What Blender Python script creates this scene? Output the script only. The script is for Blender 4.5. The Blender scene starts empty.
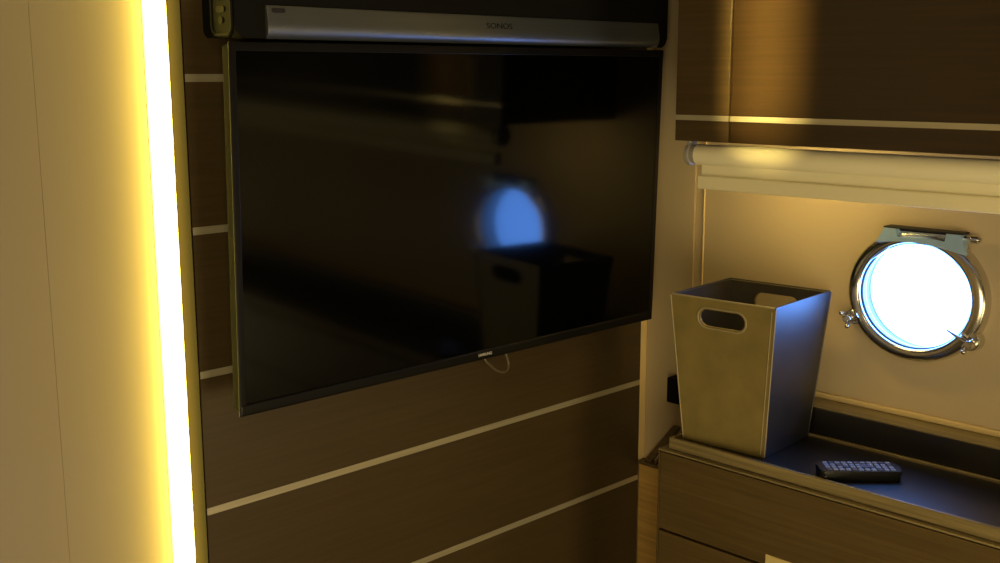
import bpy, bmesh, math
from mathutils import Vector, Matrix
SC = bpy.context.scene
COL = SC.collection
H = 1.40                      # eye height: all z values below are written relative to the eye, then lifted by H
PI = math.pi

# ------------------------------------------------------------------ materials
def srgb(r, g, b):
    f = lambda c: ((c/255+0.055)/1.055)**2.4 if c/255 > 0.04045 else c/255/12.92
    return (f(r), f(g), f(b), 1)

def mat(name, col, rough=0.5, metal=0.0, noise=0.0, nscale=30, bump=0.0, bscale=200, stretch=None,
        spec=0.5, aniso=0.0, coat=0.0, tangent=None):
    m = bpy.data.materials.new(name); m.use_nodes = True
    nt = m.node_tree; N = nt.nodes; L = nt.links
    b = N['Principled BSDF']
    b.inputs['Base Color'].default_value = col
    b.inputs['Roughness'].default_value = rough
    b.inputs['Metallic'].default_value = metal
    b.inputs['Specular IOR Level'].default_value = spec
    b.inputs['Coat Weight'].default_value = coat
    tc = N.new('ShaderNodeTexCoord'); mp = N.new('ShaderNodeMapping')
    L.new(tc.outputs['Object'], mp.inputs['Vector'])
    if stretch: mp.inputs['Scale'].default_value = stretch
    if noise > 0:
        n = N.new('ShaderNodeTexNoise'); n.inputs['Scale'].default_value = nscale; n.inputs['Detail'].default_value = 5
        L.new(mp.outputs[0], n.inputs['Vector'])
        r = N.new('ShaderNodeValToRGB')
        lo = tuple(c*(1-noise) for c in col[:3])+(1,); hi = tuple(min(1, c*(1+noise)) for c in col[:3])+(1,)
        r.color_ramp.elements[0].position = .3; r.color_ramp.elements[1].position = .7
        r.color_ramp.elements[0].color = lo; r.color_ramp.elements[1].color = hi
        L.new(n.outputs['Fac'], r.inputs['Fac']); L.new(r.outputs['Color'], b.inputs['Base Color'])
    if bump > 0:
        n2 = N.new('ShaderNodeTexNoise'); n2.inputs['Scale'].default_value = bscale; n2.inputs['Detail'].default_value = 3
        L.new(mp.outputs[0], n2.inputs['Vector'])
        bp = N.new('ShaderNodeBump'); bp.inputs['Strength'].default_value = bump; bp.inputs['Distance'].default_value = .002
        L.new(n2.outputs['Fac'], bp.inputs['Height']); L.new(bp.outputs['Normal'], b.inputs['Normal'])
    if aniso:
        b.inputs['Anisotropic'].default_value = aniso
        cx = N.new('ShaderNodeCombineXYZ')
        for i in range(3): cx.inputs[i].default_value = tangent[i]
        L.new(cx.outputs[0], b.inputs['Tangent'])
    return m

def emit(name, col, k):
    m = bpy.data.materials.new(name); m.use_nodes = True
    N = m.node_tree.nodes; b = N['Principled BSDF']
    b.inputs['Base Color'].default_value = (.8, .75, .6, 1)
    b.inputs['Emission Color'].default_value = col; b.inputs['Emission Strength'].default_value = k
    return m

M = {}
WOOD = (.058, .039, .016, 1)
M['wood_x'] = mat('dark_veneer_grain_along_x', WOOD, .38, noise=.14, nscale=1, stretch=(5, 60, 190), bump=.05, bscale=1.6, spec=.5)
M['wood_y'] = mat('dark_veneer_grain_along_y', (.105, .070, .025, 1), .36, noise=.2, nscale=1, stretch=(60, 5, 190), bump=.05, bscale=1.6, spec=.5)
M['wood_door'] = mat('satin_door_veneer', (.030, .018, .008, 1), .30, noise=.30, nscale=1, stretch=(60, 5, 190), spec=.6, aniso=.95, tangent=(0, 0, 1)); M['wood_door'].node_tree.nodes['Principled BSDF'].inputs['IOR'].default_value = 1.6
M['wood_fill'] = mat('cabinet_filler_veneer', (.065, .042, .016, 1), .36, noise=.2, nscale=1, stretch=(60, 5, 190))
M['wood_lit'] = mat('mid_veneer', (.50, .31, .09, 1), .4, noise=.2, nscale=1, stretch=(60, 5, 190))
M['lip'] = mat('tray_edge_wood', (.25, .20, .095, 1), .25, noise=.25, nscale=1, stretch=(60, 6, 220))
M['gap'] = mat('shadow_gap_black', (.004, .003, .002, 1), .7)
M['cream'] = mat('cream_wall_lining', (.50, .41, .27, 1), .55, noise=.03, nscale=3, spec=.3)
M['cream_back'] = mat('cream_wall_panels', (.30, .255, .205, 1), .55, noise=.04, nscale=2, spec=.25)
M['cream2'] = mat('cream_trim', (.84, .66, .33, 1), .45, spec=.4)
M['olive'] = mat('edge_trim_bronze', (.009, .0065, .005, 1), .7, spec=.02)
M['inlay'] = mat('brushed_metal_inlay', (.58, .54, .40, 1), .36, metal=.6, noise=.08, nscale=1, stretch=(8, 8, 300))
M['tv_frame'] = mat('gloss_black_bezel', (.006, .006, .006, 1), .32, spec=.22, bump=.02, bscale=600)
M['tv_back'] = mat('matt_black_housing', (.008, .008, .008, 1), .7, spec=.03)
M['screen'] = mat('tv_glass', (.0006, .0008, .0006, 1), .085, spec=.29)
M['logo'] = mat('pale_logo_print', (.65, .65, .62, 1), .4)
M['dark_logo'] = mat('dark_logo_print', (.01, .01, .01, 1), .5)
M['cloth_black'] = mat('speaker_grille_cloth', (.006, .006, .0055, 1), .8, spec=.15, bump=.3, bscale=1500)
M['plastic_dark'] = mat('dark_grey_plastic', (.006, .006, .006, 1), .6, spec=.06)
M['plastic_edge'] = mat('grey_plastic_edge', (.015, .015, .014, 1), .6, spec=.1)
M['alu'] = mat('silver_aluminium', (.25, .29, .34, 1), .36, metal=.85, noise=.04, nscale=1, stretch=(4, 300, 300))
M['chrome'] = mat('polished_chrome', (.66, .65, .60, 1), .2, metal=1.0, noise=.03, nscale=8)
M['steel_sky_tint'] = mat('satin_steel_sky_tint', (.40, .62, .95, 1), .36, metal=.5, noise=.03, nscale=8)  # blue sky reflection on the hinge plate put into the base colour
M['gasket'] = mat('black_rubber', (.008, .008, .01, 1), .6)
M['tube'] = mat('white_hull_tube', (.75, .80, .82, 1), .5, noise=.02, nscale=5)
M['fabric'] = mat('blind_fabric', (.86, .82, .62, 1), .7, bump=.15, bscale=900)
M['hem'] = mat('blind_hem_bar', (.84, .79, .56, 1), .5)
M['grey_plastic'] = mat('grey_bracket', (.33, .32, .31, 1), .35)
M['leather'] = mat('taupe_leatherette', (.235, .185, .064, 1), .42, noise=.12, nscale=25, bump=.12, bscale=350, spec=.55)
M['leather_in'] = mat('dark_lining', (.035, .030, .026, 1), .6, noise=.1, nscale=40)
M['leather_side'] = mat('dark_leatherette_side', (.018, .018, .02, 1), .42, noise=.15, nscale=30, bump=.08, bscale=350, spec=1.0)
M['stitch'] = mat('pale_stitched_piping', (.36, .31, .19, 1), .45)
M['tray'] = mat('tray_leather_black', (.006, .005, .005, 1), .33, noise=.2, nscale=1, stretch=(80, 6, 200), spec=1.0)
M['remote'] = mat('remote_black', (.006, .006, .007, 1), .35)
M['key'] = mat('remote_key_rubber', (.30, .34, .42, 1), .4)
M['key2'] = mat('remote_key_dark', (.10, .11, .15, 1), .4)
M['cable'] = mat('grey_cable_sheath', (.10, .085, .05, 1), .4)
M['cable_dark'] = mat('dark_cable_sheath', (.012, .011, .010, 1), .4)
M['handle'] = mat('cream_pull_plate', (.70, .58, .26, 1), .4)
M['ceil'] = mat('ceiling_panel', (.42, .36, .26, 1), .7, noise=.03, nscale=4)
M['carpet'] = mat('carpet', (.10, .085, .065, 1), .95, noise=.3, nscale=150, bump=.5, bscale=400)
M['led'] = emit('warm_led_diffuser', (1.0, .74, .11, 1), 22)

def glass():
    m = bpy.data.materials.new('porthole_glass'); m.use_nodes = True
    nt = m.node_tree; N = nt.nodes; L = nt.links
    N.remove(N['Principled BSDF'])
    t = N.new('ShaderNodeBsdfTransparent'); t.inputs[0].default_value = (.93, .97, 1, 1)
    g = N.new('ShaderNodeBsdfGlossy'); g.inputs['Roughness'].default_value = .03
    lw = N.new('ShaderNodeLayerWeight')
    pw = N.new('ShaderNodeMath'); pw.operation = 'POWER'; pw.inputs[1].default_value = 5
    fr = N.new('ShaderNodeMath'); fr.operation = 'MULTIPLY_ADD'; fr.inputs[1].default_value = .9; fr.inputs[2].default_value = .04
    L.new(lw.outputs['Facing'], pw.inputs[0]); L.new(pw.outputs[0], fr.inputs[0])
    mx = N.new('ShaderNodeMixShader')
    L.new(fr.outputs[0], mx.inputs[0]); L.new(t.outputs[0], mx.inputs[1]); L.new(g.outputs[0], mx.inputs[2])
    L.new(mx.outputs[0], N['Material Output'].inputs[0])
    return m
M['glass'] = glass()

# ------------------------------------------------------------------ mesh helpers (coordinates relative to the eye)
class MB:
    def __init__(s): s.bm = bmesh.new()
    def box(s, x0, x1, y0, y1, z0, z1, bev=0.0, seg=2):
        r = bmesh.ops.create_cube(s.bm, size=1)
        vs = r['verts']
        for v in vs:
            v.co = Vector(((x0+x1)/2+v.co.x*(x1-x0), (y0+y1)/2+v.co.y*(y1-y0), (z0+z1)/2+v.co.z*(z1-z0)))
        if bev > 0:
            es = list({e for v in vs for e in v.link_edges})
            bmesh.ops.bevel(s.bm, geom=es, offset=bev, segments=seg, affect='EDGES', profile=.5)
        return s
    def prism(s, pts, axis, a0, a1, bev=0.0):
        """pts: 2D polygon; extruded along axis ('x': pts are (y,z); 'y': (x,z); 'z': (x,y))"""
        def P(p, a):
            return {'x': (a, p[0], p[1]), 'y': (p[0], a, p[1]), 'z': (p[0], p[1], a)}[axis]
        A = [s.bm.verts.new(P(p, a0)) for p in pts]; B = [s.bm.verts.new(P(p, a1)) for p in pts]
        n = len(pts)
        fs = [s.bm.faces.new(A), s.bm.faces.new(list(reversed(B)))]
        for i in range(n): fs.append(s.bm.faces.new((A[i], B[i], B[(i+1) % n], A[(i+1) % n])))
        if bev > 0:
            es = list(fs[0].edges)+list(fs[1].edges)
            bmesh.ops.bevel(s.bm, geom=es, offset=bev, segments=2, affect='EDGES', profile=.5)
        return s
    def lathe(s, prof, c, axis='x', n=64, a0=0, a1=2*PI, closed=False):
        """prof: list of (radius, along)"""
        full = abs(a1-a0-2*PI) < 1e-6
        rings = []
        for i in range(n if full else n+1):
            a = a0+(a1-a0)*i/n; ca, sa = math.cos(a), math.sin(a)
            ring = []
            for (r, h) in prof:
                p = {'x': (h, r*ca, r*sa), 'y': (r*ca, h, r*sa), 'z': (r*ca, r*sa, h)}[axis]
                ring.append(s.bm.verts.new((c[0]+p[0], c[1]+p[1], c[2]+p[2])))
            rings.append(ring)
        m = len(rings); k = len(prof)
        for i in range(m if full else m-1):
            A, B = rings[i], rings[(i+1) % m]
            for j in range(k if closed else k-1):
                q = (A[j], B[j], B[(j+1) % k], A[(j+1) % k])
                s.bm.faces.new(q)
        return s
    def cyl(s, p0, p1, r0, r1=None, n=20, bev=0):
        r1 = r0 if r1 is None else r1
        p0, p1 = Vector(p0), Vector(p1); d = (p1-p0).normalized()
        t = d.orthogonal().normalized(); b = d.cross(t)
        A = []; B = []
        for i in range(n):
            a = 2*PI*i/n; o = t*math.cos(a)+b*math.sin(a)
            A.append(s.bm.verts.new(p0+o*r0)); B.append(s.bm.verts.new(p1+o*r1))
        f0 = s.bm.faces.new(list(reversed(A))); f1 = s.bm.faces.new(B)
        for i in range(n): s.bm.faces.new((A[i], A[(i+1) % n], B[(i+1) % n], B[i]))
        if bev > 0: bmesh.ops.bevel(s.bm, geom=list(f0.edges)+list(f1.edges), offset=bev, segments=2, affect='EDGES', profile=.5)
        return s
    def ball(s, c, r, sc=(1, 1, 1), n=16):
        q = bmesh.ops.create_uvsphere(s.bm, u_segments=n, v_segments=n//2+2, radius=r)
        for v in q['verts']: v.co = Vector((c[0]+v.co.x*sc[0], c[1]+v.co.y*sc[1], c[2]+v.co.z*sc[2]))
        return s
    def tube(s, pts, r, n=10, closed=False):
        pts = [Vector(p) for p in pts]; m = len(pts); rings = []
        up = None
        for i, p in enumerate(pts):
            if closed: d = (pts[(i+1) % m]-pts[i-1]).normalized()
            else: d = (pts[min(i+1, m-1)]-pts[max(i-1, 0)]).normalized()
            if up is None: up = d.orthogonal().normalized()
            up = (up-d*up.dot(d)).normalized(); b = d.cross(up)
            rings.append([s.bm.verts.new(p+(up*math.cos(2*PI*k/n)+b*math.sin(2*PI*k/n))*r) for k in range(n)])
        for i in range(m if closed else m-1):
            A, B = rings[i], rings[(i+1) % m]
            for k in range(n): s.bm.faces.new((A[k], A[(k+1) % n], B[(k+1) % n], B[k]))
        if not closed:
            s.bm.faces.new(list(reversed(rings[0]))); s.bm.faces.new(rings[-1])
        return s
    def holed(s, outer, inner, t):
        """flat plate in the local xz plane with a hole, thickness t along +y"""
        o = [s.bm.verts.new((p[0], 0, p[1])) for p in outer]; i = [s.bm.verts.new((p[0], 0, p[1])) for p in inner]
        es = [s.bm.edges.new((o[k], o[(k+1) % len(o)])) for k in range(len(o))]+[s.bm.edges.new((i[k], i[(k+1) % len(i)])) for k in range(len(i))]
        g = bmesh.ops.triangle_fill(s.bm, edges=es, use_beauty=True, use_dissolve=False)
        fs = [f for f in g['geom'] if isinstance(f, bmesh.types.BMFace)]
        ex = bmesh.ops.extrude_face_region(s.bm, geom=fs)
        for v in [v for v in ex['geom'] if isinstance(v, bmesh.types.BMVert)]: v.co.y += t
        return s
    def xf(s, mtx):
        bmesh.ops.transform(s.bm, matrix=mtx, verts=s.bm.verts); return s

def tag(o, label=None, cat=None, group=None, kind=None):
    if label: o['label'] = label
    if cat: o['category'] = cat
    if group: o['group'] = group
    if kind: o['kind'] = kind
    return o

def wpos(o):
    v = Vector((0, 0, 0))
    while o is not None: v += o.location; o = o.parent
    return v

def obj(name, mb, m, parent=None, smooth=True, local=False):
    bm = mb.bm
    if not local:
        off = Vector((0, 0, H)) - (wpos(parent) if parent else Vector((0, 0, 0)))
        bmesh.ops.translate(bm, verts=bm.verts, vec=off)
    bmesh.ops.recalc_face_normals(bm, faces=bm.faces)
    me = bpy.data.meshes.new(name); bm.to_mesh(me); bm.free()
    me.materials.append(m)
    if smooth:
        for p in me.polygons: p.use_smooth = True
        try: me.set_sharp_from_angle(angle=math.radians(35))
        except Exception: pass
    o = bpy.data.objects.new(name, me); COL.objects.link(o)
    if smooth:
        wn = o.modifiers.new('weighted_normal', 'WEIGHTED_NORMAL'); wn.keep_sharp = True
    if parent: o.parent = parent
    return o

def thing(name, label, cat, loc, rot=(0, 0, 0), group=None, kind=None):
    o = bpy.data.objects.new(name, None); COL.objects.link(o)
    o.location = (loc[0], loc[1], loc[2]+H); o.rotation_euler = rot; o.empty_display_size = .05
    return tag(o, label, cat, group, kind)

def struct(name, mb, m):
    return tag(obj(name, mb, m), kind='structure')

def text(name, s, size, m, parent, mtx, ext=.0004):
    cu = bpy.data.curves.new(name, 'FONT'); cu.body = s; cu.size = size; cu.extrude = ext
    cu.align_x = 'CENTER'; cu.align_y = 'CENTER'
    tmp = bpy.data.objects.new('tmp', cu); COL.objects.link(tmp)
    dg = bpy.context.evaluated_depsgraph_get()
    me = bpy.data.meshes.new_from_object(tmp.evaluated_get(dg))
    bpy.data.objects.remove(tmp); bpy.data.curves.remove(cu)
    me.transform(mtx); me.materials.clear(); me.materials.append(m)
    o = bpy.data.objects.new(name, me); COL.objects.link(o); o.parent = parent
    return o

# ------------------------------------------------------------------ camera (solved from the photograph's lines)
cd = bpy.data.cameras.new('camera'); cam = bpy.data.objects.new('camera', cd); COL.objects.link(cam)
Fv = Vector((.6891196, .70174493, -.18074352)); Rv = Vector((.7132874, -.70086981, -.00161281)); Uv = Vector((.12780946, .12781066, .98352894))
R3 = Matrix((Rv, Uv, -Fv)).transposed()
cam.matrix_world = Matrix.Translation((0, 0, H)) @ R3.to_4x4()
cd.sensor_width = 36; cd.lens = 36*1.13167; cd.clip_start = .02; cd.clip_end = 100
SC.camera = cam

# ------------------------------------------------------------------ room shell
WX, WY = 1.765, 1.42          # porthole wall, screen wall
XL, YB, ZF, ZC = -1.5, -1.9, -H, .72
PC = (.8180, -.3582)           # porthole centre (y, z)
PR = .0955                    # clear opening
struct('floor', MB().box(XL-.1, WX+.1, YB-.1, WY+.1, ZF-.05, ZF), M['carpet'])
struct('ceiling', MB().box(XL-.1, WX+.1, YB-.1, WY+.1, ZC, ZC+.05), M['ceil'])
struct('wall_left', MB().box(XL-.08, XL, YB, WY, ZF, ZC), M['cream'])
struct('wall_front', MB().box(XL-.08, WX+.08, YB-.08, YB, ZF, ZC), M['wood_x'])
wb = MB()
for a, b in ((XL, .0), (.0003, .58575), (.58605, WX+.08)): wb.box(a, b, WY, WY+.08, ZF, ZC, bev=.0003)
wb.box(XL, WX+.08, WY+.012, WY+.09, ZF, ZC)
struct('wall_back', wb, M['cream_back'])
# porthole wall with a round opening
wr = MB(); bm = wr.bm; sq = .16; n = 64
def sqpt(a):
    c, s_ = math.cos(a), math.sin(a); k = sq/max(abs(c), abs(s_)); return c*k, s_*k
inn = []; out = []
for i in range(n):
    a = 2*PI*(i+.5)/n
    inn.append((PC[0]+PR*math.cos(a), PC[1]+PR*math.sin(a)))
# square ring sampled so that corners fall on samples
ang = [2*PI*i/n for i in range(n)]
inn = [bm.verts.new((WX, PC[0]+PR*math.cos(a), PC[1]+PR*math.sin(a))) for a in ang]
out = [bm.verts.new((WX, PC[0]+sqpt(a)[0], PC[1]+sqpt(a)[1])) for a in ang]
for i in range(n): bm.faces.new((inn[i], inn[(i+1) % n], out[(i+1) % n], out[i]))
def q(y0, y1, z0, z1): bm.faces.new([bm.verts.new((WX, y, z)) for y, z in ((y0, z0), (y1, z0), (y1, z1), (y0, z1))])
q(YB, PC[0]-sq, ZF, ZC); q(PC[0]+sq, WY+.05, ZF, ZC); q(PC[0]-sq, PC[0]+sq, ZF, PC[1]-sq); q(PC[0]-sq, PC[0]+sq, PC[1]+sq, ZC)
q2 = [(YB, ZF, 1)]
# outer skin of the hull lining (a solid ring of plates behind, so no daylight leaks)
for (y0, y1, z0, z1) in ((YB, PC[0]-sq, ZF, ZC), (PC[0]+sq, WY+.05, ZF, ZC), (PC[0]-sq, PC[0]+sq, ZF, PC[1]-sq), (PC[0]-sq, PC[0]+sq, PC[1]+sq, ZC)):
    wr.box(WX+.028, WX+.07, y0, y1, z0, z1)
struct('wall_right', wr, M['cream'])
# slim lining panel in the corner and its two edge beads
struct('trim_1', MB().box(WX-.0045, WX, 1.266, 1.3725, -.7745, ZC, bev=.001), M['cream'])
struct('trim_2', MB().cyl((WX-.003, 1.2445, -.75), (WX-.003, 1.2445, -.1), .0016, n=10), M['cream2'])
# post closing the gap between dark panel and porthole wall
struct('trim_3', MB().box(1.7425, WX, 1.3735, WY, -.7745, ZC, bev=.001), M['cream2'])
# sill behind the dresser and the bead on top of it
struct('trim_4', MB().box(1.712, WX, -.6, 1.14, -.66, -.5695, bev=.002), M['tray'])
struct('trim_5', MB().box(1.710, WX, -.6, 1.14, -.5692, -.566, bev=.001), M['lip'])
struct('baseboard_right', MB().box(WX-.006, WX, -.6, 1.262, -.566, -.556, bev=.0015), M['cream2'])

# ------------------------------------------------------------------ window (porthole)
P = thing('window_1', 'round chrome porthole with hinged ring and bright daylight glass in cream wall', 'porthole', (WX, PC[0], PC[1]), kind='structure')
P.scale = (1, 1.02, .945)
cy, cz = PC
ring_prof = [(.0925, .004), (.0925, -.0175), (.0940, -.0205), (.0965, -.0220), (.1000, -.0224), (.1060, -.0214), (.1115, -.0190), (.1140, -.0160), (.1155, -.011), (.1163, -.004), (.1165, .0)]
obj('frame_ring', MB().lathe(ring_prof, (WX, cy, cz), 'x', 96), M['chrome'], P)
obj('gasket', MB().lathe([(.0935, -.009), (.0935, -.0145), (.0915, -.0150), (.0905, -.0135), (.0905, -.0110), (.0920, -.009)], (WX, cy, cz), 'x', 96), M['gasket'], P)
gp = MB(); pn = 96
gp.bm.faces.new([gp.bm.verts.new((WX-.012, cy+.0915*math.cos(2*PI*i/pn), cz+.0915*math.sin(2*PI*i/pn))) for i in range(pn)])
obj('glass_pane', gp, M['glass'], P)
obj('hull_tube', MB().lathe([(.0923, -.0105), (.0923, .0), (.0955, .026), (.118, .027), (.118, .031)], (WX, cy, cz), 'x', 96), M['tube'], P)
def ear(poly): return [(cy+p[0], cz+p[1]) for p in poly]
obj('hinge_plate', MB().prism(ear([(.053, .1155), (.0305, .1155), (.0305, .1005), (.020, .1025), (.008, .1036), (-.004, .1040), (-.016, .1036), (-.032, .1025), (-.049, .1000), (-.049, .1155), (-.073, .1155), (-.0815, .082), (-.065, .0855), (-.045, .0895), (-.02, .0930), (.005, .0945), (.030, .0935), (.050, .0910), (.066, .0880)]), 'x', WX-.0270, WX-.010, bev=.0012), M['steel_sky_tint'], P)
fa = MB().prism(ear([(.064, .094), (.0990, .0530), (.080, .050), (.045, .080)]), 'x', WX-.019, WX-.004, bev=.0015)
fa.prism(ear([(-.079, .092), (-.1040, .0440), (-.084, .045), (-.055, .075)]), 'x', WX-.019, WX-.004, bev=.0015)
obj('hinge_root', fa, M['chrome'], P)
obj('hinge_backing', MB().box(WX-.008, WX, cy-.052, cy+.033, cz+.09, cz+.116, bev=.001), M['gasket'], P)
obj('hinge_cap', MB().box(WX-.0275, WX-.002, cy-.076, cy+.0535, cz+.1155, cz+.1185, bev=.001), M['gasket'], P)
hb = MB().cyl((WX-.017, cy+.0303, cz+.1105), (WX-.017, cy-.0488, cz+.1105), .0040, n=20)
for k in range(4): hb.cyl((WX-.017, cy+.022-k*.0185, cz+.1105), (WX-.017, cy+.011-k*.0185, cz+.1105), .0048, n=20)
obj('hinge_barrel', hb, M['chrome'], P)
pin = MB().cyl((WX-.017, cy-.070, cz+.109), (WX-.017, cy-.086, cz+.109), .0042, n=18).cyl((WX-.017, cy-.085, cz+.109), (WX-.017, cy-.097, cz+.109), .0074, .0068, n=18, bev=.0015)
pin.cyl((WX-.017, cy-.097, cz+.109), (WX-.017, cy-.1005, cz+.109), .0038, n=12)
obj('hinge_pin', pin, M['chrome'], P)
def dog(a, spike):
    ca, sa = math.cos(a), math.sin(a)
    pt = lambda r, t, x: (WX-x, cy+r*ca-t*sa, cz+r*sa+t*ca)
    d = MB()
    d.cyl(pt(.112, 0, .002), pt(.112, 0, .020), .019 if spike else .016, .017 if spike else .014, n=28, bev=.002)    # lug
    d.cyl(pt(.100, 0, .024), pt(.124, 0, .024), .0058, .0052, n=18, bev=.0015)                    # swing bolt
    d.cyl(pt(.118, 0, .018), pt(.118, 0, .036), .0085, .0075, n=18, bev=.002)                    # nut
    lug = obj('clamp_lug', d, M['chrome'], P)
    w = MB()
    for s in (-1, 1):
        w.tube([pt(.116, s*.003, .030), pt(.119, s*.008, .036), pt(.121, s*.0125, .037)], .0036, n=10)
        w.ball(pt(.121, s*.0125, .037), .0043, n=12)
    obj('wing_nut', w, M['chrome'], lug)
    if spike:
        t = MB().cyl(pt(.112, .001, .028), pt(.078, .004, .030), .0042, .0014, n=12)
        obj('clamp_tongue', t, M['chrome'], lug)
    return lug
dog(math.atan2(-.0535, .104), False)
dog(math.atan2(-.062, -.094), True)

# ------------------------------------------------------------------ dark panel behind the television
PX0, PX1, PY = .766, 1.7415, 1.373
W = thing('wall_panel', 'dark wood veneer wall panel with five pale metal inlay strips behind the television', 'wall panel', (1.25, WY, ZF))
ZS = [.195, -.0052, -.2095, -.4105, -.6100, -.8100, -1.01, -1.21]
zs = [ZC]+ZS+[ZF]
bd = MB()
for i in range(len(zs)-1):
    hi = zs[i]-(.0045 if i else 0); lo = zs[i+1]+(.0045 if i < len(zs)-2 else 0)
    bd.box(PX0+.0004, PX1, PY, WY-.0005, lo, hi)
obj('veneer_board', bd, M['wood_x'], W)
for z in ZS: obj('inlay_strip', MB().box(PX0+.0006, PX1-.0008, PY-.0008, WY-.002, z-.0052, z+.0052), M['inlay'], W)
obj('edge_trim', MB().box(PX0-.0018, PX0+.0003, PY-.0002, WY-.0003, ZF, ZC, bev=.0005), M['olive'], W)

# ------------------------------------------------------------------ light strip beside the panel
L1 = thing('light_strip', 'glowing vertical warm light strip along the left edge of the dark panel', 'light strip', (.749, WY, ZF))
prof = [(.7365+.0125-.0125*math.cos(PI*i/12), WY-.0008-.030*math.sin(PI*i/12)) for i in range(13)]
obj('diffuser', MB().prism(prof, 'z', ZF+.01, ZC-.01), M['led'], L1)
obj('channel', MB().box(.7345, .7625, WY-.0009, WY, ZF, ZC), M['alu'], L1)

# ------------------------------------------------------------------ television
TW, TH = .8865, .496
T = thing('television', 'black flat screen television on the dark panel, reflecting the porthole', 'television', (1.2205, 1.2825, -.2075), (math.radians(1.45), 0, math.radians(-.35)))
def rframe(w, h, wi, hi_l, hi_b, hi_t, y0, y1):
    pass
w2, h2 = TW/2, TH/2
BZ, BT, BB = .0105, .0115, .0165
fr = MB()
fr.box(-w2, -w2+BZ, 0, .003, -h2, h2, bev=.0012); fr.box(w2-BZ, w2, 0, .003, -h2, h2, bev=.0012)
fr.box(-w2+.001, w2-.001, 0.0002, .003, h2-BT, h2, bev=.0012); fr.box(-w2+.001, w2-.001, -.0012, .004, -h2, -h2+BB, bev=.003, seg=3)
bez = obj('bezel', fr, M['tv_frame'], T, local=True)
obj('screen', MB().box(-w2+BZ-.001, w2-BZ+.001, .0014, .006, -h2+BB-.001, h2-BT+.001), M['screen'], T, local=True)
bk = MB().box(-w2+.003, w2-.003, .0028, .024, -h2+.004, h2-.004, bev=.004)
bk.prism([(-.36, -.20), (.36, -.20), (.36, .10), (.30, .16), (-.30, .16), (-.36, .10)], 'y', .024, .055, bev=.004)
obj('back_housing', bk, M['tv_back'], T, local=True)
mt = MB().box(-.20, .20, .055, .067, -.10, -.07).box(-.20, .20, .055, .067, .05, .08).box(-.14, -.11, .055, .072, -.14, .12).box(.11, .14, .055, .072, -.14, .12)
mt.box(-.15, .15, .066, .086, -.03, .03)
obj('wall_bracket', mt, M['tv_back'], T, local=True)
text('logo', 'SAMSUNG', .0066, M['logo'], bez, Matrix.Translation((.0095, -.0013, -h2+.0085)) @ Matrix.Rotation(PI/2, 4, 'X') @ Matrix.Diagonal((1.0, 1, 1, 1)))

# cable loop under the television
pts = [(1.256, 1.322, -.438), (1.2608, 1.315, -.467), (1.2723, 1.313, -.4794), (1.2863, 1.313, -.4907), (1.3028, 1.314, -.4975), (1.3140, 1.315, -.4955), (1.3190, 1.317, -.4850), (1.3150, 1.320, -.468), (1.311, 1.325, -.438)]
def spline(p, k=6):
    o = []; p = [Vector(a) for a in p]
    for i in range(len(p)-1):
        a, b, c, d = p[max(i-1, 0)], p[i], p[i+1], p[min(i+2, len(p)-1)]
        for j in range(k):
            t = j/k
            o.append(.5*((2*b)+(c-a)*t+(2*a-5*b+4*c-d)*t*t+(3*b-a-3*c+d)*t**3))
    return o+[p[-1]]
obj('power_cable', MB().tube(spline(pts), .0024), M['cable'], T)

# ------------------------------------------------------------------ soundbar (mounted above the television, upside down)
SX0, SX1, SY, SZ0, SZ1 = .7925, 1.6925, 1.288, .0455, .185
S = thing('soundbar', 'long black soundbar with a silver strip mounted above the television', 'soundbar', (1.2425, PY, .115))
def rrect(a0, a1, b0, b1, r, n=6):
    o = []
    for (ca, cb, s) in ((a1-r, b1-r, 0), (a0+r, b1-r, 1), (a0+r, b0+r, 2), (a1-r, b0+r, 3)):
        for i in range(n+1):
            a = PI/2*(s+i/n); o.append((ca+r*math.cos(a), cb+r*math.sin(a)))
    return o
obj('speaker_body', MB().prism(rrect(SY+.012, PY-.0005, SZ0+.001, SZ1, .014), 'x', SX0+.004, SX1-.004), M['plastic_dark'], S)
obj('grille', MB().prism(rrect(SX0+.0005, SX1-.0005, SZ0, SZ1, .016), 'y', SY, SY+.05, bev=.003), M['cloth_black'], S)
for (x0, x1) in ((SX0-.0016, SX0+.010), (SX1-.010, SX1+.0016)):
    cap = obj('end_cap', MB().prism(rrect(SY+.004, SY+.053, SZ0+.004, SZ1-.004, .012), 'x', x0+.0008, x1-.0008), M['plastic_dark'], S)
    rim = rrect(SY+.0045, SY+.0525, SZ0+.0045, SZ1-.0045, .012)
    xs = x0 if x0 < 1 else x1
    obj('cap_rim', MB().tube([(xs, a, b) for a, b in rim], .0016, n=8, closed=True), M['plastic_edge'], cap)
    if x0 < 1:
        for z in (.082, .098): obj('button', MB().prism(rrect(SY+.020, SY+.040, z-.004, z+.004, .0035), 'x', x0-.0008, x0+.003), M['plastic_edge'], cap)
        obj('button', MB().cyl((x0-.0008, SY+.030, .068), (x0+.003, SY+.030, .068), .005, n=18), M['plastic_edge'], cap)
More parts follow.
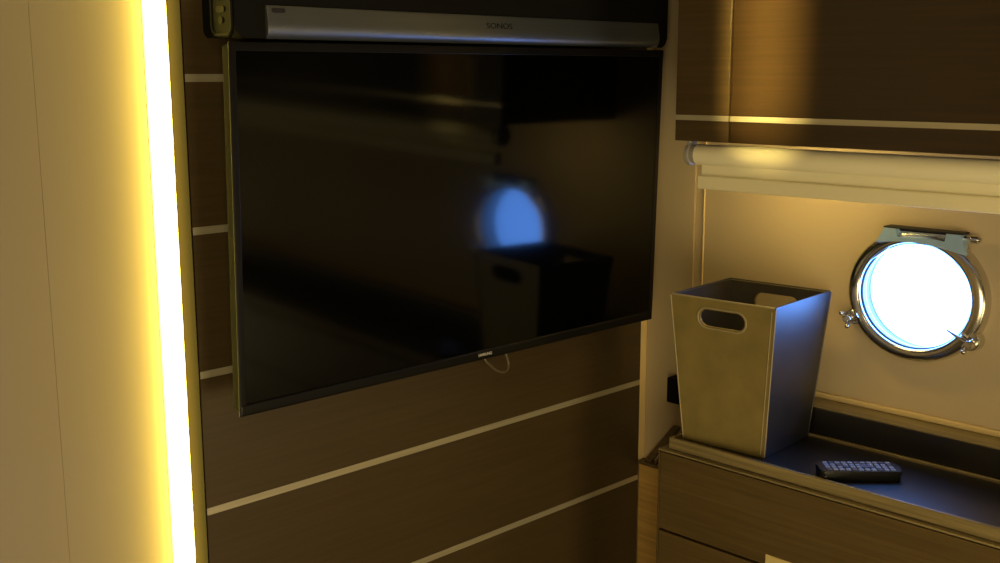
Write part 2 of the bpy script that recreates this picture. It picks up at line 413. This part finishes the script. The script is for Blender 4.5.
# silver strip: flat face with a lip that curls under
sil = [(SY+.001, .0880), (SY-.0025, .0876), (SY-.0040, .0858), (SY-.0072, .0660), (SY-.0076, .0600), (SY-.0066, .0540), (SY-.0042, .0490), (SY-.0010, .0458), (SY+.001, .0448)]
st = obj('silver_strip', MB().prism(sil, 'x', .8385, 1.6600, bev=.0006), M['alu'], S)
obj('sensor_slot', MB().prism(rrect(.8455, .8660, .0785, .0838, .0026), 'y', SY-.0060, SY-.002), M['gasket'], st)
text('logo', 'SONOS', .0125, M['dark_logo'], st, Matrix.Translation(Vector((1.2585, SY-.0066, .0730+H)) - wpos(st)) @ Matrix.Rotation(math.radians(-9.2), 4, 'X') @ Matrix.Rotation(PI/2, 4, 'X') @ Matrix.Rotation(PI, 4, 'Z') @ Matrix.Diagonal((1.35, 1, 1, 1)))

# ------------------------------------------------------------------ overhead cabinet
CX = 1.45; CY0, CY1 = -.35, 1.0835; CZ = -.1037; GAP = .9835
C = thing('wall_cabinet', 'dark wood overhead cabinet with a pale inlay strip above the roller blind', 'cabinet', (WX, .5, CZ))
obj('carcass', MB().box(CX+.019, WX, CY0, CY1-.001, CZ+.002, ZC), M['wood_y'], C)
def front(y0, y1, name, m):
    o = obj(name, MB().box(CX, CX+.018, y0, y1, -.0636, ZC-.004, bev=.0006).box(CX, CX+.018, y0, y1, CZ, -.0716, bev=.0006), m, C)
    obj('inlay_strip', MB().box(CX-.0006, CX+.017, y0+.0003, y1-.0003, -.0716, -.0636), M['inlay'], o)
    return o
front(GAP+.0018, CY1, 'filler_panel', M['wood_fill'])
front(.0, GAP-.0018, 'door', M['wood_door'])
front(CY0, -.0036, 'door', M['wood_door'])

# ------------------------------------------------------------------ roller blind
BX, BZc, BR = 1.472, -.1252, .0170
B = thing('roller_blind', 'cream roller blind rolled up under the overhead cabinet above the porthole', 'blind', (BX, .6, BZc))
obj('roller', MB().cyl((BX, .10, BZc), (BX, 1.0535, BZc), BR-.001, n=40, bev=.001), M['fabric'], B)
fa = MB().box(BX+.004, BX+.0052, .108, 1.0495, -.168, BZc)
obj('fabric_sheet', fa, M['fabric'], B)
obj('hem_bar', MB().prism(rrect(BX-.0035, BX+.0125, -.1790, -.1575, .003), 'y', .106, 1.0512, bev=.001), M['hem'], B)
bk = MB().cyl((BX, 1.0545, BZc), (BX, 1.0625, BZc), BR-.002, n=32, bev=.0015).cyl((BX, 1.0625, BZc), (BX, 1.0715, BZc), BR+.0005, n=32, bev=.002)
bk.box(BX-.010, BX+.010, 1.064, 1.069, BZc, CZ+.0015)
brk = obj('end_bracket', bk, M['grey_plastic'], B)
obj('clutch_ring', MB().lathe([(.0140, 1.0535), (.0140, 1.0575), (.0120, 1.0575), (.0120, 1.0535)], (BX, 0, BZc), 'y', 32, closed=True), M['gasket'], brk)

# ------------------------------------------------------------------ dresser and its tray top
DX = 1.506; DY0, DY1 = -.45, 1.1435; DZ = -.6365
D = thing('dresser', 'dark wood dresser under the porthole holding the bin and remote', 'dresser', (1.63, .5, ZF))
obj('carcass', MB().box(DX+.020, 1.7118, DY0, DY1-.0005, ZF, DZ-.0045), M['gap'], D)
obj('side_panel', MB().box(DX+.0205, 1.764, DY1-.018, DY1, ZF, DZ-.004, bev=.0006), M['wood_y'], D)
obj('top_board', MB().box(DX-.001, 1.7115, DY0, DY1, DZ-.0035, DZ, bev=.0008), M['lip'], D)
def drawer(z0, z1, handle=False):
    o = obj('drawer', MB().box(DX, DX+.020, DY0+.002, DY1-.0045, z0, z1, bev=.0012), M['wood_y'], D)
    return o
drawer(-.7808, DZ-.0055)
d2 = drawer(-.968, -.7848)
obj('end_stile', MB().box(DX, DX+.020, DY1-.0035, DY1-.0002, ZF, DZ-.0055, bev=.0008), M['wood_y'], D)
obj('handle', MB().box(DX-.0012, DX+.004, .700, .9235, -.812, -.7620, bev=.0008), M['handle'], D)
drawer(-1.155, -.972)
drawer(ZF+.03, -1.159)
# tray: leather board with a raised wooden lip all round
TX0, TX1, TY0, TY1, TZ = 1.5155, 1.7105, -.44, 1.1290, -.6205
tr = thing('dresser_tray', 'shallow black tray top with raised wooden lip lying on the dresser', 'tray', (1.61, .5, DZ))
obj('tray_board', MB().box(TX0+.004, TX1-.004, TY0+.004, TY1-.004, DZ+.0003, TZ), M['tray'], tr)
lip = MB()
lip.box(TX0, TX0+.0075, TY0, TY1, DZ+.0003, -.6155, bev=.0018, seg=3)
lip.box(TX1-.0065, TX1, TY0, TY1, DZ+.0003, -.6155, bev=.0018, seg=3)
lip.box(TX0+.004, TX1-.004, TY1-.0075, TY1, DZ+.0003, -.6155, bev=.0018, seg=3)
lip.box(TX0+.004, TX1-.004, TY0, TY0+.0075, DZ+.0003, -.6155, bev=.0018, seg=3)
obj('raised_lip', lip, M['lip'], tr)

# low plinth between dresser and panel
pl = thing('corner_plinth', 'low brown wood plinth in the corner between the dresser and dark panel', 'plinth', (1.74, 1.3, ZF))
obj('plinth_body', MB().box(1.7435, WX, 1.1445, 1.3725, ZF, -.7820, bev=.001), M['wood_lit'], pl)
obj('plinth_top', MB().box(1.7425, WX, 1.1445, 1.3725, -.7815, -.7750, bev=.001), M['wood_y'], pl)
gz = MB().prism([(1.3640, -.7745), (1.3480, -.7745), (1.2780, -.6870), (1.2960, -.6870)], 'x', WX-.016, WX-.005, bev=.001)  # two slanted dark strips set against the corner panel
gz.prism([(1.3400, -.7745), (1.3360, -.7745), (1.2640, -.6870), (1.2690, -.6870)], 'x', WX-.016, WX-.005, bev=.001)
tag(obj('corner_strips', gz, M['wood_y']), 'small slanted dark strips on the plinth behind the dresser end', 'brace')
wbx = thing('wall_box', 'small black box on the cream wall just behind the bin', 'wall box', (WX, 1.27, -.609))
obj('case', MB().box(WX-.034, WX-.0046, 1.225, 1.2985, -.6340, -.5830, bev=.003), M['plastic_dark'], wbx)
obj('front_plate', MB().box(WX-.0365, WX-.034, 1.229, 1.2945, -.6300, -.5870, bev=.001), M['cloth_black'], wbx)

# ------------------------------------------------------------------ waste bin
TB, TT, HB = .155, .195, .2545
bin_ = thing('waste_bin', 'tapered taupe leatherette waste bin with oval hand holes standing on the dresser tray', 'bin', (1.6195, 1.0425, TZ+.0003), (0, 0, .0724))
sl = math.atan2((TT-TB)/2, HB); LS = HB/math.cos(sl); th = .005
def stadium(w, h, cz_, n=10):
    r = h/2; o = []
    for i in range(n+1):
        a = -PI/2+PI*i/n; o.append((w/2-r+r*math.cos(a), cz_+r*math.sin(a)))
    for i in range(n+1):
        a = PI/2+PI*i/n; o.append((-w/2+r+r*math.cos(a), cz_+r*math.sin(a)))
    return o
HZ, HW, HH = LS-.0315, .084, .029
for k in range(4):
    ang_ = -PI/2+k*PI/2                 # k=0 faces -x (the front), k=1 faces -y, ...
    mtx = Matrix.Rotation(ang_, 4, 'Z') @ Matrix.Translation((0, -TB/2, 0)) @ Matrix.Rotation(sl, 4, 'X')
    outer = [(-TB/2, 0), (TB/2, 0), (TT/2, LS), (-TT/2, LS)]
    mb = MB()
    if k in (0, 2): mb.holed(outer, stadium(HW, HH, HZ), th)
    else: mb.prism(outer, 'y', 0, th)
    mb.xf(mtx)
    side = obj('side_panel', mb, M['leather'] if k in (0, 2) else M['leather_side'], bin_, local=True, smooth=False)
    ln = MB()
    o2 = [(-TB/2+th, th), (TB/2-th, th), (TT/2-th, LS-.001), (-TT/2+th, LS-.001)]
    if k in (0, 2): ln.holed(o2, stadium(HW+.001, HH+.001, HZ), .0012)
    else: ln.prism(o2, 'y', 0, .0012)
    ln.xf(mtx @ Matrix.Translation((0, th+.0002, 0)))
    obj('lining', ln, M['leather_in'], side, local=True, smooth=False)
    if k in (0, 2):
        rim = MB().tube([(p[0], -.0004, p[1]) for p in stadium(HW+.006, HH+.006, HZ)], .0013, n=8, closed=True)
        rim.xf(mtx); obj('hand_hole_rim', rim, M['stitch'], side, local=True)
bs = MB().prism(rrect(-TB/2+.001, TB/2-.001, -TB/2+.001, TB/2-.001, .003), 'z', 0, .005)
obj('base', bs, M['leather_in'], bin_, local=True)
for (sx, sy) in ((-1, -1), (-1, 1), (1, 1), (1, -1)):
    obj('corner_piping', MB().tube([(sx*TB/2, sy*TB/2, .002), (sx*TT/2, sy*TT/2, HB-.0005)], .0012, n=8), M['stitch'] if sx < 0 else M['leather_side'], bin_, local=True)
rt = [(-TT/2, -TT/2, HB), (-TT/2, TT/2, HB)]
for i, (a, b) in enumerate((((-1, 1), (-1, -1)), ((-1, -1), (1, -1)), ((1, -1), (1, 1)), ((1, 1), (-1, 1)))):
    e = TT/2-.002
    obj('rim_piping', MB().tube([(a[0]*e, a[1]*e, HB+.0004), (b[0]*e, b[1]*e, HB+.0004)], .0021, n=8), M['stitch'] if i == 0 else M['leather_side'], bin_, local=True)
# stitch line just inside the near vertical edge of the front
mtx = Matrix.Rotation(-PI/2, 4, 'Z') @ Matrix.Translation((0, -TB/2, 0)) @ Matrix.Rotation(sl, 4, 'X')
obj('stitch_line', MB().tube([(TB/2-.007, -.0003, .004), (TT/2-.007, -.0003, LS-.006)], .0007, n=6).xf(mtx), M['stitch'], bin_, local=True)

# ------------------------------------------------------------------ remote control
RL, RW, RT = .124, .044, .0165
rc = thing('remote_control', 'black remote control with small grey keys lying on the tray near the bin', 'remote control', (1.5795, .8105, TZ), (0, 0, math.radians(-46.5)))
rb = MB().prism(rrect(-RL/2, RL/2, -RW/2, RW/2, .009), 'z', .0004, RT*.55, bev=.002)
obj('lower_shell', rb, M['remote'], rc, local=True)
obj('upper_shell', MB().prism(rrect(-RL/2-.001, RL/2+.001, -RW/2-.001, RW/2+.001, .009), 'z', RT*.52, RT, bev=.0025), M['remote'], rc, local=True)
cols = 11
for i in range(cols):
    for j in range(4):
        if i == 6 and j in (1, 2): continue
        x = -RL/2+.013+i*(RL-.026)/(cols-1); y = -.0155+j*.0103
        kx, ky = .0036, .0036
        key = MB().prism(rrect(x-kx, x+kx, y-ky, y+ky, .0014, 3), 'z', RT-.0003, RT+.0014, bev=.0004)
        obj('key', key, M['key'] if (i*7+j*3) % 4 else M['key2'], rc, local=True)
x6 = -RL/2+.013+6*(RL-.026)/(cols-1)
obj('direction_pad', MB().cyl((x6, 0, RT-.0003), (x6, 0, RT+.0016), .0085, n=24, bev=.0006), M['key2'], rc, local=True)

# ------------------------------------------------------------------ light
w = bpy.data.worlds.new('daylight'); SC.world = w; w.use_nodes = True
bg = w.node_tree.nodes['Background']; bg.inputs[0].default_value = (.118, .33, 1.0, 1); bg.inputs[1].default_value = 20
pd = bpy.data.lights.new('porthole_portal', 'AREA'); pd.shape = 'DISK'; pd.size = .2; pd.cycles.is_portal = True
po = bpy.data.objects.new('porthole_portal', pd); COL.objects.link(po)
po.location = (WX+.032, cy, cz+H); po.rotation_euler = (0, math.radians(90), 0)

def area(name, loc, target, size, col, power, sy=None):
    l = bpy.data.lights.new(name, 'AREA'); l.color = col; l.energy = power; l.size = size
    if sy: l.shape = 'RECTANGLE'; l.size_y = sy
    o = bpy.data.objects.new(name, l); COL.objects.link(o)
    o.location = (loc[0], loc[1], loc[2]+H)
    d = Vector(target)-Vector(loc); o.rotation_euler = d.to_track_quat('-Z', 'Y').to_euler()
    return o
area('ceiling_fill', (-.2, -.2, ZC-.02), (-.2, -.2, -1), .5, (1, .76, .45), 6)  # added unseen area light, soft warm fill from above
area('low_warm_fill', (-.75, -.75, -.80), (1.3, 1.2, -.75), 1.0, (1, .78, .38), 25)  # added unseen light, warm fill low behind the camera
area('low_fill_right', (1.0, -1.0, -.95), (1.2, 1.3, -.8), .7, (1, .76, .38), 13)  # added second low fill, angled so the television shades the panel's left edge

l = area('cabinet_band_fill', (-.15, .52, .25), (1.45, .926, .235), .02, (1, .74, .22), 1.6, sy=.62)  # added narrow beam that makes the yellow band on the cabinet door
l.data.spread = math.radians(6)
l = area('bin_wall_fill', (1.62, 1.0, -.112), (1.74, 1.0, -.40), .20, (1, .70, .20), .55, sy=.03)  # added light hidden behind the blind, brightens the wall above the bin
SC.view_settings.view_transform = 'Standard'
SC.view_settings.look = 'None'
